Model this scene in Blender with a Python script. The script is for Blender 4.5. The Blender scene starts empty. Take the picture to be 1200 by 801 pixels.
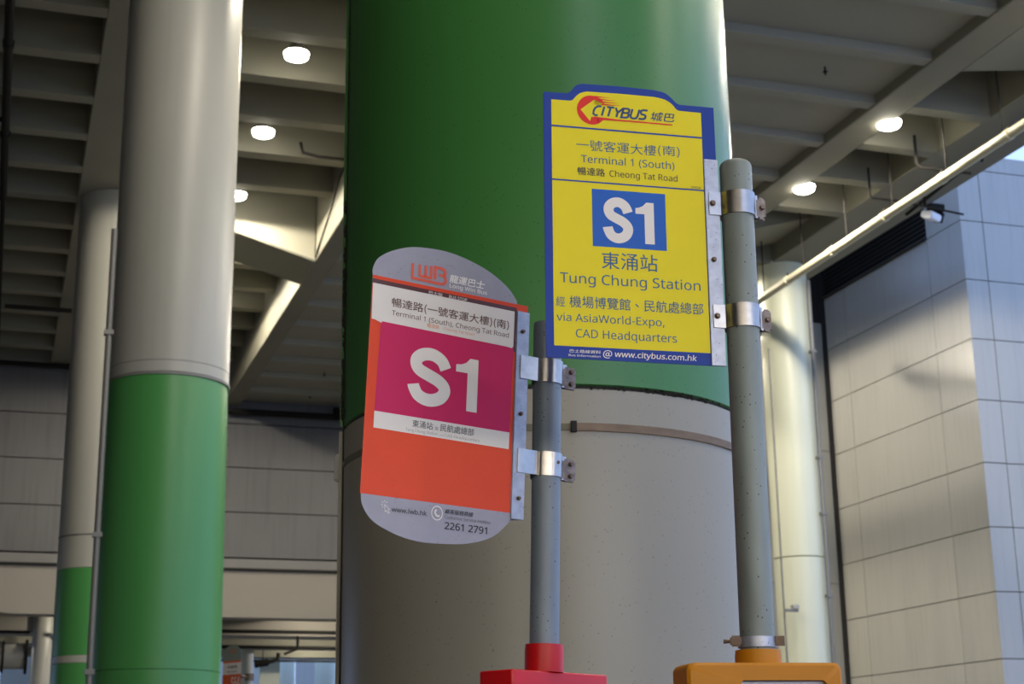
import bpy, bmesh, math, random
from mathutils import Matrix, Vector
random.seed(7)
SC = bpy.context.scene
COL = SC.collection

# ------------------------------------------------------------------ camera
F_PX, PITCH, ROLL, YAW = 1843.53, .272578, -.01434949, .317488
EYE = Vector((0, 0, 1.6))
FW = Vector((math.sin(YAW)*math.cos(PITCH), math.cos(YAW)*math.cos(PITCH), math.sin(PITCH)))
_r = Vector((math.cos(YAW), -math.sin(YAW), 0)); _u = _r.cross(FW)
RT = _r*math.cos(ROLL) + _u*math.sin(ROLL)
UP = _u*math.cos(ROLL) - _r*math.sin(ROLL)
cd = bpy.data.cameras.new('camera'); cam = bpy.data.objects.new('camera', cd); COL.objects.link(cam)
cam.matrix_world = Matrix(((RT.x, UP.x, -FW.x, EYE.x), (RT.y, UP.y, -FW.y, EYE.y), (RT.z, UP.z, -FW.z, EYE.z), (0, 0, 0, 1)))
cd.sensor_width = 36; cd.lens = F_PX/1200*36; cd.clip_start = .05; cd.clip_end = 500
cd.dof.use_dof = True; cd.dof.focus_distance = 3.05; cd.dof.aperture_fstop = 11
SC.camera = cam

# ------------------------------------------------------------------ sky and exposure
w = bpy.data.worlds.new('sky'); SC.world = w; w.use_nodes = True
nt = w.node_tree; nt.nodes.clear()
out = nt.nodes.new('ShaderNodeOutputWorld'); bg = nt.nodes.new('ShaderNodeBackground')
tc = nt.nodes.new('ShaderNodeTexCoord'); sx = nt.nodes.new('ShaderNodeSeparateXYZ'); cr = nt.nodes.new('ShaderNodeValToRGB')
nt.links.new(tc.outputs['Generated'], sx.inputs[0]); nt.links.new(sx.outputs[2], cr.inputs[0])
cr.color_ramp.elements[0].position = 0; cr.color_ramp.elements[0].color = (.44, .61, 1.0, 1)
cr.color_ramp.elements[1].position = .8; cr.color_ramp.elements[1].color = (.31, .49, 1.0, 1)
nt.links.new(cr.outputs[0], bg.inputs[0]); bg.inputs[1].default_value = 1.65
nt.links.new(bg.outputs[0], out.inputs[0])
SC.view_settings.view_transform = 'Standard'; SC.view_settings.look = 'None'
SC.view_settings.gamma = 1; SC.view_settings.use_curve_mapping = False
SC.view_settings.exposure = 0.12
LAMP_POWER = 230.0        # watts of one ceiling flood lamp
FILL_STRENGTH = 10.5  # emission of the added fill panel behind the viewer
LAMP_COLOR = (1.0, .91, .75)

# ------------------------------------------------------------------ materials
def lin(c):
    return tuple((x/255/12.92 if x/255 <= .04045 else ((x/255+.055)/1.055)**2.4) for x in c)
def mat(name, rgb, rough=.6, metal=0, spec=.5, mottle=.0, scale=3.0, speck=0, speck_scale=60, speck_col=(30, 28, 24), streak=0, bump=0, coat=0, emit=None, stretch=(1, 1, 1)):
    m = bpy.data.materials.new(name); m.use_nodes = True; t = m.node_tree; b = t.nodes['Principled BSDF']
    base = (*lin(rgb), 1)
    b.inputs['Base Color'].default_value = base; b.inputs['Roughness'].default_value = rough
    b.inputs['Metallic'].default_value = metal; b.inputs['Specular IOR Level'].default_value = spec
    b.inputs['Coat Weight'].default_value = coat; b.inputs['Coat Roughness'].default_value = .15
    N = lambda k: t.nodes.new(k)
    co = N('ShaderNodeTexCoord'); last = None
    def mapped(s):
        mp = N('ShaderNodeMapping'); mp.inputs['Scale'].default_value = s; t.links.new(co.outputs['Object'], mp.inputs[0]); return mp.outputs[0]
    def mix(fac, col, src):
        mx = N('ShaderNodeMix'); mx.data_type = 'RGBA'
        t.links.new(fac, mx.inputs[0]); mx.inputs[7].default_value = (*col, 1)
        if src is None: mx.inputs[6].default_value = base
        else: t.links.new(src, mx.inputs[6])
        return mx.outputs[2]
    def rng(src, a, b_, c, d):
        r = N('ShaderNodeMapRange'); t.links.new(src, r.inputs[0])
        for i, v in enumerate((a, b_, c, d)): r.inputs[i+1].default_value = v
        return r.outputs[0]
    if mottle:
        n = N('ShaderNodeTexNoise'); n.inputs['Scale'].default_value = scale; n.inputs['Detail'].default_value = 5
        t.links.new(mapped(stretch), n.inputs[0])
        last = mix(rng(n.outputs[0], .35, .75, 0, mottle), tuple(x*.45 for x in base[:3]), last)
    if streak:
        n = N('ShaderNodeTexNoise'); n.inputs['Scale'].default_value = 1.0; n.inputs['Detail'].default_value = 4
        t.links.new(mapped((9, 9, .5)), n.inputs[0])
        last = mix(rng(n.outputs[0], .5, .8, 0, streak), tuple(x*.4 for x in base[:3]), last)
    if speck:
        v = N('ShaderNodeTexVoronoi'); v.inputs['Scale'].default_value = speck_scale; t.links.new(mapped((1, 1, .8)), v.inputs[0])
        n = N('ShaderNodeTexNoise'); n.inputs['Scale'].default_value = speck_scale*.23; t.links.new(mapped((1, 1, 1)), n.inputs[0])
        a = rng(v.outputs['Distance'], .10, .17, 1, 0); c2 = rng(n.outputs[0], .44, .54, 0, speck)
        mu = N('ShaderNodeMath'); mu.operation = 'MULTIPLY'; t.links.new(a, mu.inputs[0]); t.links.new(c2, mu.inputs[1])
        last = mix(mu.outputs[0], lin(speck_col), last)
    if last is not None: t.links.new(last, b.inputs['Base Color'])
    if bump:
        n = N('ShaderNodeTexNoise'); n.inputs['Scale'].default_value = scale*4; t.links.new(mapped((1, 1, 1)), n.inputs[0])
        bp = N('ShaderNodeBump'); bp.inputs['Strength'].default_value = bump; bp.inputs['Distance'].default_value = .01
        t.links.new(n.outputs[0], bp.inputs['Height']); t.links.new(bp.outputs[0], b.inputs['Normal'])
    if emit:
        b.inputs['Emission Color'].default_value = (*emit[0], 1); b.inputs['Emission Strength'].default_value = emit[1]
    return m
M = {
 'concrete': mat('painted_concrete', (132, 129, 114), .75, mottle=.25, scale=.6, bump=.05),
 'soffit': mat('soffit_paint', (116, 114, 103), .8, mottle=.2, scale=.5),
 'beamlight': mat('beam_paint', (146, 140, 130), .75, mottle=.1, scale=.4),
 'asphalt': mat('asphalt', (112, 110, 104), .9, mottle=.4, scale=4, bump=.3),
 'pgrey': mat('pillar_grey_enamel', (150, 144, 128), .34, mottle=.12, scale=1.2, speck=.5, speck_scale=70),
 'pwhite': mat('pillar_pale_enamel', (160, 158, 148), .4, mottle=.08, scale=.8, streak=.1),
 'pgreen': mat('pillar_green_enamel', (62, 120, 56), .34, mottle=.1, scale=1.2, speck=.6, speck_scale=60, speck_col=(24, 56, 24)),
 'pgreenfar': mat('pillar_green_enamel_clean', (68, 134, 68), .36, mottle=.06, scale=.8),
 'pbright': mat('lamplit_cream_enamel', (204, 206, 184), .4, mottle=.1, scale=.8, streak=.1),  # lamp light on the pale pillar put into a brighter enamel colour
 'midsoffit': mat('middle_soffit_paint', (150, 147, 134), .8, mottle=.15, scale=.5),
 'dull': mat('dull_steel_band', (112, 106, 86), .6, metal=.2, mottle=.4, scale=14),
 'gap': mat('joint_shadow_gap', (38, 36, 34), .9),
 'rust': mat('rusty_steel_band', (128, 108, 88), .6, metal=.3, mottle=.7, scale=14, stretch=(1, 1, 3)),
 'dirt': mat('hanging_grime', (40, 36, 30), .95, mottle=.6, scale=30),
 'panel': mat('back_wall_panel', (93, 92, 92), .55, mottle=.25, scale=.5, streak=.45),
 'trim': mat('wall_trim', (120, 118, 114), .6, mottle=.2, scale=1),
 'clad': mat('cladding_panel', (176, 174, 166), .30, mottle=.1, scale=.5, streak=.22),
 'louver': mat('dark_louvre', (44, 42, 40), .7),
 'blackpipe': mat('black_pipe', (34, 32, 30), .9, spec=.15),
 'creampipe': mat('cream_pipe', (214, 208, 178), .45, mottle=.15, scale=2),
 'steel': mat('brushed_steel', (176, 172, 168), .28, metal=1, mottle=.35, scale=60),
 'castlug': mat('weathered_lug', (140, 130, 128), .5, metal=.7, mottle=.8, scale=90, bump=.3),
 'galv': mat('galvanised_strip', (168, 172, 184), .42, metal=.6, mottle=.45, scale=60, speck=.9, speck_scale=160, speck_col=(70, 58, 50)),
 'polea': mat('blue_grey_pole', (128, 138, 148), .45, metal=.15, mottle=.5, scale=22, stretch=(1, 1, .3), speck=1, speck_scale=105, speck_col=(44, 40, 36)),
 'poleb': mat('green_grey_pole', (126, 134, 130), .5, metal=.15, mottle=.45, scale=22, stretch=(1, 1, .3), speck=1, speck_scale=105, speck_col=(36, 34, 32)),
 'bolt': mat('old_bolt', (112, 96, 84), .5, metal=.7, mottle=.5, scale=200),
 'silver': mat('silver_grey_plate', (158, 157, 170), .5, spec=.3, metal=.0, mottle=.12, scale=30, speck=.5, speck_scale=120, speck_col=(90, 84, 80)),
 'orange': mat('vermilion_print', (222, 74, 40), .5, spec=.25, mottle=.06, scale=20, speck=.35, speck_scale=130, speck_col=(150, 60, 30)),
 'magenta': mat('magenta_print', (200, 36, 92), .5, spec=.25, mottle=.05, scale=15),
 'maroon': mat('maroon_print', (84, 44, 42), .4),
 'label': mat('off_white_label', (226, 220, 214), .5, spec=.25, mottle=.04, scale=20),
 'white': mat('white_print', (232, 228, 224), .4),
 'brown': mat('brown_ink', (104, 76, 62), .5),
 'orangeink': mat('orange_ink', (224, 160, 120), .5),
 'greyink': mat('grey_ink', (98, 98, 98), .5),
 'palegreyink': mat('pale_grey_ink', (150, 148, 146), .5),
 'blackink': mat('black_ink', (44, 42, 48), .5),
 'redlogo': mat('red_orange_ink', (226, 96, 70), .4),
 'blue': mat('blue_print', (26, 58, 146), .5, spec=.25, mottle=.1, scale=18),
 'bluebox': mat('mid_blue_print', (32, 92, 180), .5, spec=.25),
 'yellow': mat('yellow_print', (226, 208, 20), .5, spec=.25, mottle=.05, scale=12),
 'slateink': mat('slate_blue_ink', (44, 88, 124), .5),
 'darkink': mat('near_black_ink', (50, 52, 40), .5),
 'navyink': mat('navy_ink', (28, 58, 100), .45),
 'red': mat('red_print', (216, 44, 36), .5, spec=.25),
 'redbox': mat('red_enamel', (196, 16, 22), .36, spec=.35, mottle=.1, scale=8),
 'mustard': mat('mustard_enamel', (190, 122, 4), .5, spec=.3, mottle=.2, scale=10),
 'paper': mat('timetable_paper', (176, 176, 190), .5),
 'paperb': mat('timetable_header', (206, 170, 110), .5),
 'lamp': mat('lamp_housing', (120, 118, 112), .5, metal=.3),
 'glow': mat('lamp_diffuser', (255, 250, 235), .5, emit=((1, .94, .80), 60)),
 'fascia': mat('fill_light_fascia', (240, 236, 226), .5, emit=((1, .90, .75), FILL_STRENGTH)),  # glow of the added shelter front, fill light for the signs
 'farorange': mat('faded_orange_print', (214, 92, 44), .5),
 'farsilver': mat('grey_green_plate', (130, 140, 130), .5),
 'floodglass': mat('floodlight_glass', (226, 228, 236), .2),
}

# ------------------------------------------------------------------ object helpers
WM = {}
def put(o, parent=None, wm=None):
    wm = wm or Matrix.Identity(4); COL.objects.link(o)
    if parent is not None:
        o.parent = parent; o.matrix_parent_inverse = WM[parent.name].inverted()
    o.matrix_basis = wm; WM[o.name] = wm.copy(); return o
def tag(o, label=None, cat=None, group=None, kind=None):
    for k, v in (('label', label), ('category', cat), ('group', group), ('kind', kind)):
        if v: o[k] = v
    return o
def empty(name, loc, label=None, cat=None, group=None, kind=None):
    o = bpy.data.objects.new(name, None); o.empty_display_size = .1
    put(o, None, Matrix.Translation(loc)); return tag(o, label, cat, group, kind)
def mesh_obj(name, bm, m, parent=None, wm=None, smooth=False):
    me = bpy.data.meshes.new(name); bmesh.ops.recalc_face_normals(bm, faces=bm.faces); bm.to_mesh(me); bm.free()
    for mm in (m if isinstance(m, (list, tuple)) else [m]): me.materials.append(mm)
    if smooth:
        for p in me.polygons: p.use_smooth = True
        try: me.set_sharp_from_angle(angle=math.radians(40))
        except Exception: pass
    return put(bpy.data.objects.new(name, me), parent, wm)
def bm_box(bm, x0, x1, y0, y1, z0, z1, mtx=None):
    vs = [bm.verts.new((mtx @ Vector((x, y, z))) if mtx else (x, y, z)) for z in (z0, z1) for y in (y0, y1) for x in (x0, x1)]
    for f in ((0, 1, 3, 2), (4, 6, 7, 5), (0, 4, 5, 1), (2, 3, 7, 6), (0, 2, 6, 4), (1, 5, 7, 3)): bm.faces.new([vs[i] for i in f])
def box(name, x0, x1, y0, y1, z0, z1, m, parent=None, bevel=0):
    bm = bmesh.new(); bm_box(bm, x0, x1, y0, y1, z0, z1)
    if bevel: bmesh.ops.bevel(bm, geom=bm.edges[:], offset=bevel, segments=2, affect='EDGES', profile=.5)
    return mesh_obj(name, bm, m, parent)
def tube_bm(bm, pts, r, n=16, cap=True):
    pts = [Vector(p) for p in pts]; rings = []
    for i, p in enumerate(pts):
        a = pts[max(i-1, 0)]; b = pts[min(i+1, len(pts)-1)]; d = (b-a).normalized()
        s = d.orthogonal().normalized() if i == 0 else (s - d*s.dot(d)).normalized()
        t = d.cross(s); rr = r[i] if isinstance(r, (list, tuple)) else r
        rings.append([bm.verts.new(p + (s*math.cos(k/n*2*math.pi) + t*math.sin(k/n*2*math.pi))*rr) for k in range(n)])
    for a, b in zip(rings, rings[1:]):
        for k in range(n): bm.faces.new((a[k], a[(k+1) % n], b[(k+1) % n], b[k]))
    if cap: bm.faces.new(rings[0][::-1]); bm.faces.new(rings[-1])
def tube(name, pts, r, m, parent=None, n=16):
    bm = bmesh.new(); tube_bm(bm, pts, r, n); return mesh_obj(name, bm, m, parent, smooth=True)
def lathe(name, prof, cx, cy, m, parent=None, n=96):          # prof: (radius, z) rows
    bm = bmesh.new(); rings = []
    for r, z in prof: rings.append([bm.verts.new((cx+r*math.cos(k/n*2*math.pi), cy+r*math.sin(k/n*2*math.pi), z)) for k in range(n)])
    for a, b in zip(rings, rings[1:]):
        for k in range(n): bm.faces.new((a[k], a[(k+1) % n], b[(k+1) % n], b[k]))
    bm.faces.new(rings[0][::-1]); bm.faces.new(rings[-1])
    return mesh_obj(name, bm, m, parent, smooth=True)
def prism_bm(bm, poly, d0, d1, mtx=None):     # poly in (x, z), thick along y from d0 to d1
    f = lambda x, y, z: (mtx @ Vector((x, y, z))) if mtx else Vector((x, y, z))
    a = [bm.verts.new(f(x, d0, z)) for x, z in poly]; b = [bm.verts.new(f(x, d1, z)) for x, z in poly]
    n = len(poly); bm.faces.new(a); bm.faces.new(b[::-1])
    for i in range(n): bm.faces.new((a[i], b[i], b[(i+1) % n], a[(i+1) % n]))
def smooth_pts(pts, k=6):
    o = []
    for i in range(len(pts)-1):
        p0 = pts[max(i-1, 0)]; p1 = pts[i]; p2 = pts[i+1]; p3 = pts[min(i+2, len(pts)-1)]
        for j in range(k):
            t = j/k
            o.append(tuple(.5*((2*b)+(-a+c)*t+(2*a-5*b+4*c-d)*t*t+(-a+3*b-3*c+d)*t**3) for a, b, c, d in zip(p0, p1, p2, p3)))
    return o + [pts[-1]]

# ================================================================== STRUCTURE
floor = box('floor', -25, 45, -14, 90, -.3, 0, M['asphalt']); tag(floor, kind='structure')

# ---- ceiling over the left bay: rib grid, underside of ribs 13.3 m up
DX0, DX1 = -22.0, 17.0
ce = empty('ceiling', (0, 20, 14.4), kind='structure')
box('slab', DX0, 5.99, -12, 45.5, 14.4, 14.8, M['soffit'], ce)
box('beam', 1.02, 2.75, -12, 45.5, 13.3, 14.4, M['concrete'], ce, .02)       # longitudinal band carried by the pillars
k = -8
while True:
    yf = 25.09 + 1.71*k
    if yf > 45: break
    if yf > 9:
        box('rib', -21.98, 1.02, yf-.32, yf, 13.3, 14.4, M['concrete'], ce)
        if not (31.5 < yf < 33.6): box('rib', 2.75, 6.0, yf-.32, yf, 13.3, 14.4, M['concrete'], ce)
    k += 1
# haunched cross beam
bm = bmesh.new(); prism_bm(bm, [(2.75, 13.32), (6.0, 12.36), (6.0, 14.38), (2.75, 14.38)], 31.6, 33.35)
bmesh.ops.bevel(bm, geom=bm.edges[:], offset=.03, segments=1, affect='EDGES')
mesh_obj('haunched_cross_beam', bm, M['concrete'], ce)

# ---- middle deck: shallow bays, underside 12.4 m up
cm = empty('ceiling', (10, 20, 12.6), kind='structure')
box('slab', 6.44, 13.41, -12, 45.5, 12.58, 13.0, M['midsoffit'], cm)
box('edge_beam', 6.0, 6.45, -12, 45.5, 12.4, 14.8, M['concrete'], cm, .02)
box('edge_beam', 13.40, 14.05, -12, 45.5, 12.4, 14.8, M['concrete'], cm, .02)
k = -7
while 19.66+1.73*k < 45:
    y = 19.66+1.73*k
    if y > 8: box('rib', 6.45, 13.40, y-.24, y, 12.43, 12.58, M['midsoffit'], cm)
    k += 1
# ---- right bay: deep cells and a wide edge beam
cr_ = empty('ceiling', (15.5, 20, 12.6), kind='structure')
box('slab', 14.04, 17.0, -12, 45.5, 13.7, 14.0, M['soffit'], cr_)
box('added_infill_slab', 16.9, 19.95, 29.9, 45.5, 14.9, 15.1, M['soffit'], cr_)  # added overhead to keep sky light off the right cladding
box('edge_beam', 15.56, 16.9, -12, 45.5, 12.4, 13.7, M['concrete'], cr_, .02)
k = -6
while 19.68+1.62*k < 45:
    y = 19.68+1.62*k
    if y > 8 and not (26.9 < y < 29) and not (17.9 < y < 19.7): box('rib', 14.05, 15.56, y-.26, y, 12.4, 13.7, M['concrete'], cr_)
    k += 1
bm = bmesh.new(); prism_bm(bm, [(14.05, 12.36), (15.56, 12.78), (15.56, 13.68), (14.05, 13.68)], 27.25, 28.9)
mesh_obj('haunched_cross_beam', bm, M['concrete'], cr_)

bm = bmesh.new(); prism_bm(bm, [(14.05, 12.40), (15.56, 12.62), (15.56, 13.68), (14.05, 13.68)], 17.9, 19.6)
mesh_obj('haunched_cross_beam', bm, M['concrete'], cr_)

# ---- added unseen walls blocking sky light on the left and behind the viewer's left
wl = empty('blocker_wall_left', (-22, 15, 0), kind='structure')
for i in range(12):
    for z0, z1 in ((0, 3.5), (3.52, 7), (7.02, 10.5), (10.52, 14.4)): box('panel', -22.2, -22.0, -12+i*4.8+.01, -12+(i+1)*4.8-.01, z0, z1, M['panel'], wl)
wf = empty('blocker_wall_front', (-10, -12.2, 0), kind='structure')
for i in range(5):
    for z0, z1 in ((0, 3.5), (3.52, 7), (7.02, 10.5), (10.52, 14.4)): box('panel', -22+i*4.8+.01, -22+(i+1)*4.8-.01, -12.2, -12.0, z0, z1, M['panel'], wf)

# ---- back wall: panel rows over a pale beam
wb = empty('wall_back', (0, 45.6, 7.6), kind='structure')
box('backing', -22, 20, 45.75, 45.95, 7.5, 14.4, M['gap'], wb)
rows = [7.93, 9.25, 10.57, 11.88, 13.25]
for z0, z1 in zip(rows, rows[1:]):
    for x, x1 in ((-22, -13.8), (-13.8, -5), (-5, 4), (4, 13), (13, 20)):
        box('panel', x+.008, x1-.008, 45.6, 45.75, z0+.03, z1-.0, M['panel'], wb)
box('trim', -22, 20, 45.55, 45.75, 7.63, 7.90, M['trim'], wb)
box('trim', -22, 20, 45.45, 45.75, 7.58, 7.63, M['gap'], wb)
bm = bmesh.new(); prism_bm(bm, [(-22, 6.36), (-.6, 6.40), (.35, 6.24), (20, 6.24), (20, 7.58), (-22, 7.58)], 45.62, 46.4)
mesh_obj('beam', bm, M['beamlight'], wb)
box('downstand', -22, 20, 45.62, 45.75, 13.25, 14.4, M['concrete'], wb)

# ---- space beyond the back wall: low road deck, soffit beams
cf = empty('ceiling', (5, 60, 7.5), kind='structure')
box('slab', -22, 24, 46.4, 62.6, 7.55, 7.9, M['soffit'], cf)
box('soffit_beam', -22, 24, 50.2, 51.4, 6.15, 7.55, M['beamlight'], cf)
box('soffit_beam', -22, 24, 55.6, 57.2, 6.28, 7.55, M['concrete'], cf)
box('soffit_beam', -22, 24, 61.6, 62.6, 6.37, 7.55, M['concrete'], cf)
for x in (3.6, 8.1, 12.6): box('soffit_beam', x, x+.5, 46.4, 61.6, 6.7, 7.55, M['concrete'], cf)

# far walls that close the view through the low opening
wd_ = empty('wall_far', (0, 74, 0), kind='structure')
x = -22.0
while x < 9.6:
    box('panel', x+.01, min(x+3.2, 9.9)-.01, 74, 74.2, 0, 3.9, M['concrete'], wd_); box('panel', x+.01, min(x+3.2, 9.9)-.01, 74, 74.2, 3.92, 9, M['concrete'], wd_); x += 3.2
for x0 in (9.9, 12.6, 15.3, 18, 20.7):
    for z0, z1 in ((0, 1.9), (1.92, 3.9), (3.92, 5.9), (5.92, 7.9), (7.92, 10)): box('panel', x0+.02, x0+2.68, 84, 84.1, z0, z1-.02, M['clad'], wd_)

# ---- clad building on the right
wr = empty('wall_right', (20, 28.5, 0), kind='structure')
zr = [-.2, 1.17, 2.55, 3.93, 5.32, 6.69, 8.08, 9.47, 10.85, 12.22, 13.61]
J = .011
bm = bmesh.new(); bm_box(bm, 20.06, 36, 28.56, 45, -.2, 15.1); mesh_obj('backing', bm, M['gap'], wr)
for z0, z1 in zip(zr, zr[1:]):
    for y0, y1 in ((28.5, 29.88), (29.88, 33.75), (33.75, 34.75)):
        box('panel', 20.0, 20.06, y0+(J if y0 > 28.6 else 0), y1-J, z0+J, z1-J, M['clad'], wr)
for z0, z1 in zip(zr+[14.86], (zr+[14.86, 15.25])[1:]):
    xs = [20.0, 20.58, 24.4, 28.2, 32.0, 35.9]
    for i, (x0, x1) in enumerate(zip(xs, xs[1:])):
        box('panel', x0+(J if i else .0605), x1-J, 28.5, 28.56, z0+J, z1-J, M['clad'], wr)
for z0, z1 in ((13.61, 14.86), (14.86, 15.25)):
    box('panel', 20.0, 20.06, 28.5, 29.88-J, z0+J, z1-J, M['clad'], wr)
# recessed louvre band
for i in range(14):
    z = 13.66+i*.115
    bm = bmesh.new(); prism_bm(bm, [(0, z), (.012, z), (.075, z+.085), (.063, z+.085)], 0, 4.86, Matrix.Translation((20.0, 29.89, 0)))
    mesh_obj('slat', bm, M['louver'], wr)
box('louvre_sill', 19.9, 20.06, 29.88, 34.75, 13.6, 13.64, M['louver'], wr)
box('corner_gap', 19.94, 20.05, 34.75, 34.86, 0, 14.4, M['gap'], wr)
# flat return wall left of the cladding, behind the pale pillar
wt = empty('wall_side', (18.5, 34.9, 0), kind='structure')
zz = [0, 2.9, 6.24, 9.6, 13.0]
for z0, z1 in zip(zz, zz[1:]): box('panel', 17.2, 19.95, 34.9, 35.0, z0+.008, z1-.008, M['pwhite'], wt)
box('backing', 17.2, 19.95, 35.0, 35.1, 0, 14.4, M['gap'], wt)

# ================================================================== PILLARS
def pillar(cx, cy, r, bands, label, seams=(), top=13.3):
    p = empty('pillar', (cx, cy, 0), label, 'pillar')
    for nm, z0, z1, m in bands:
        lathe(nm, [(r-.012, z0), (r, z0+.006), (r, z1-.006), (r-.012, z1)], cx, cy, m, p)
    for z in seams:
        lathe('joint_ring', [(r-.01, z-.014), (r+.004, z-.010), (r+.004, z+.010), (r-.01, z+.014)], cx, cy, M['gap'], p)
    return p
PX, PY, PR = 1.911, 5.444, .75
big = pillar(PX, PY, PR, (('grey_base_cladding', 0, 2.847, M['pgrey']), ('green_cladding', 2.853, 6.42, M['pgreen']), ('pale_cladding', 6.43, 13.3, M['pwhite'])),
             'thick round pillar, green above and grey below, behind the two signs')
lathe('joint_gap', [(PR-.02, 2.835), (PR-.008, 2.841), (PR-.008, 2.859), (PR-.02, 2.865)], PX, PY, M['gap'], big)
# steel strap with a buckle, a rusty length and a dull length
def arc_band(name, r0, r1, z0, z1, a0, a1, m, parent, n=40):
    bm = bmesh.new(); R = []
    for i in range(n+1):
        a = a0+(a1-a0)*i/n
        R.append([bm.verts.new((PX+r*math.cos(a), PY+r*math.sin(a), z)) for r, z in ((r0, z0), (r1, z0), (r1, z1), (r0, z1))])
    for a, b in zip(R, R[1:]):
        for k in range(4): bm.faces.new((a[k], a[(k+1) % 4], b[(k+1) % 4], b[k]))
    bm.faces.new(R[0]); bm.faces.new(R[-1]); return mesh_obj(name, bm, m, parent, smooth=True)
toC = math.atan2(-PY, -PX)
AB = toC+.13
arc_band('rusty_strap', PR, PR+.008, 2.700, 2.726, AB, AB+math.pi, M['rust'], big)
arc_band('dull_strap', PR, PR+.005, 2.702, 2.724, AB-math.pi+.01, AB-.01, M['dull'], big)
arc_band('buckle', PR, PR+.016, 2.695, 2.731, AB-.014, AB+.010, M['gap'], big)
# vertical flange joint at the left flank with grime hanging off it
aF = toC-1.36
fx, fy = math.cos(aF), math.sin(aF)
def flange(name, off, w_, d_, z0, z1, m):
    mt = Matrix.Translation((PX, PY, 0)) @ Matrix.Rotation(aF+off, 4, 'Z')
    bm = bmesh.new(); bm_box(bm, PR-.02, PR+d_, -w_, w_, z0, z1, mt); return mesh_obj(name, bm, m, big)
flange('flange_gap', .02, .008, .004, 0, 6.4, M['gap'])
flange('flange', 0, .004, .016, 0, 2.84, M['pgrey']); flange('flange', 0, .004, .014, 2.86, 6.4, M['pgreen'])
bm = bmesh.new()
for i in range(150):
    z = random.choice((random.uniform(2.86, 3.75), random.uniform(2.9, 3.1), random.uniform(3.25, 3.42))); a = aF+.012+random.uniform(-.012, .018); s = random.uniform(.004, .011)
    p = Vector((PX+(PR+.004)*math.cos(a), PY+(PR+.004)*math.sin(a), z))
    bmesh.ops.create_icosphere(bm, subdivisions=1, radius=s, matrix=Matrix.Translation(p) @ Matrix.Diagonal((1, 1, random.uniform(1, 2.2), 1)))
g = mesh_obj('grime', bm, M['dirt'], big); g['kind'] = 'stuff'
bm = bmesh.new()
for i in range(120):                                    # dark growth on the ledge under the green cladding
    a = toC+random.gauss(.60, .10) if i % 4 else toC+random.uniform(.1, 1.1)
    p = Vector((PX+(PR+.001)*math.cos(a), PY+(PR+.001)*math.sin(a), 2.850+random.uniform(-.008, .006)))
    bmesh.ops.create_icosphere(bm, subdivisions=1, radius=random.uniform(.0015, .0042), matrix=Matrix.Translation(p) @ Matrix.Diagonal((1.5, 1.5, 1, 1)))
g = mesh_obj('grime', bm, M['dirt'], big); g['kind'] = 'stuff'
hm = Matrix.Translation((PX, PY, 0)) @ Matrix.Rotation(aF-.02, 4, 'Z')
bm = bmesh.new(); bm_box(bm, PR-.01, PR+.03, -.018, .012, 2.66, 2.76, hm); bmesh.ops.bevel(bm, geom=bm.edges[:], offset=.006, segments=2, affect='EDGES')
mesh_obj('latch', bm, M['pwhite'], big)

lp = pillar(1.895, 19.71, .75, (('pale_cladding', 6.49, 13.3, M['pwhite']),),
            'round pillar painted pale above and green below, left of the thick pillar')
lathe('green_cladding', [(.77, 2.92), (.783, 2.925), (.75, 6.455), (.74, 6.46)], 1.885, 19.71, M['pgreenfar'], lp)
lathe('green_base_cladding', [(.79, 0), (.80, .01), (.783, 2.917), (.77, 2.919)], 1.885, 19.71, M['pgreenfar'], lp)
lathe('joint_ring', [(.73, 6.45), (.765, 6.455), (.765, 6.485), (.73, 6.49)], 1.895, 19.71, M['trim'], lp)
lathe('joint_ring', [(.745, 6.63), (.752, 6.632), (.752, 6.642), (.745, 6.645)], 1.895, 19.71, M['trim'], lp)
bm = bmesh.new()
for i in range(60):
    a = math.atan2(-19.71, -1.895)+1.5; z = 2+i*.22
    bmesh.ops.create_icosphere(bm, subdivisions=1, radius=.014, matrix=Matrix.Translation((1.895+.75*math.cos(a), 19.71+.75*math.sin(a), z)))
mesh_obj('rivet_line', bm, M['gap'], lp)
fp = pillar(1.83, 31.65, .75, (('green_base_cladding', 0, 3.86, M['pgreenfar']), ('white_stripe', 3.86, 4.0, M['pwhite']), ('green_cladding', 4.0, 5.64, M['pgreenfar']), ('pale_cladding', 5.64, 13.3, M['pwhite'])),
            'more distant round pillar with a white stripe in its green, far left', seams=(6.27,))
pillar(15.95, 29.47, .53, (('pale_cladding', 0, 6.0, M['pbright']), ('pale_cladding', 6.02, 12.45, M['pbright'])),
       'pale round pillar beside the panelled building, behind the yellow sign pole')
for x, y, r, l in ((1.45, 50.2, .32, 'slim dark grey column under the pale beam, far left of the green pillars'),
                   (11.55, 66.0, .45, 'left one of two distant pale columns seen through the low opening'),
                   (13.3, 66.0, .45, 'right one of two distant pale columns seen through the low opening')):
    t = lathe('column', [(r-.01, 0), (r, .02), (r, 6.98 if y > 60 else 7.4), (r-.01, 7.0 if y > 60 else 7.42)], x, y, M['pbright' if y > 60 else 'pwhite'], None, 32); tag(t, l, 'column')
for x0, x1, yy, l in ((8.6, 9.3, 60.2, 'grey wall stub at the left of the low opening'),
                  (10.1, 10.9, 63.5, 'pale panelled pier left of the distant columns')):
    q = empty('pier', ((x0+x1)/2, yy, 0), l, 'pier')
    for z0, z1 in ((0, 2), (2.02, 4), (4.02, 5.2), (5.22, 6.9)): box('panel', x0, x1, yy-.3, yy+.3, z0, z1, M['pbright'], q)

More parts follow.
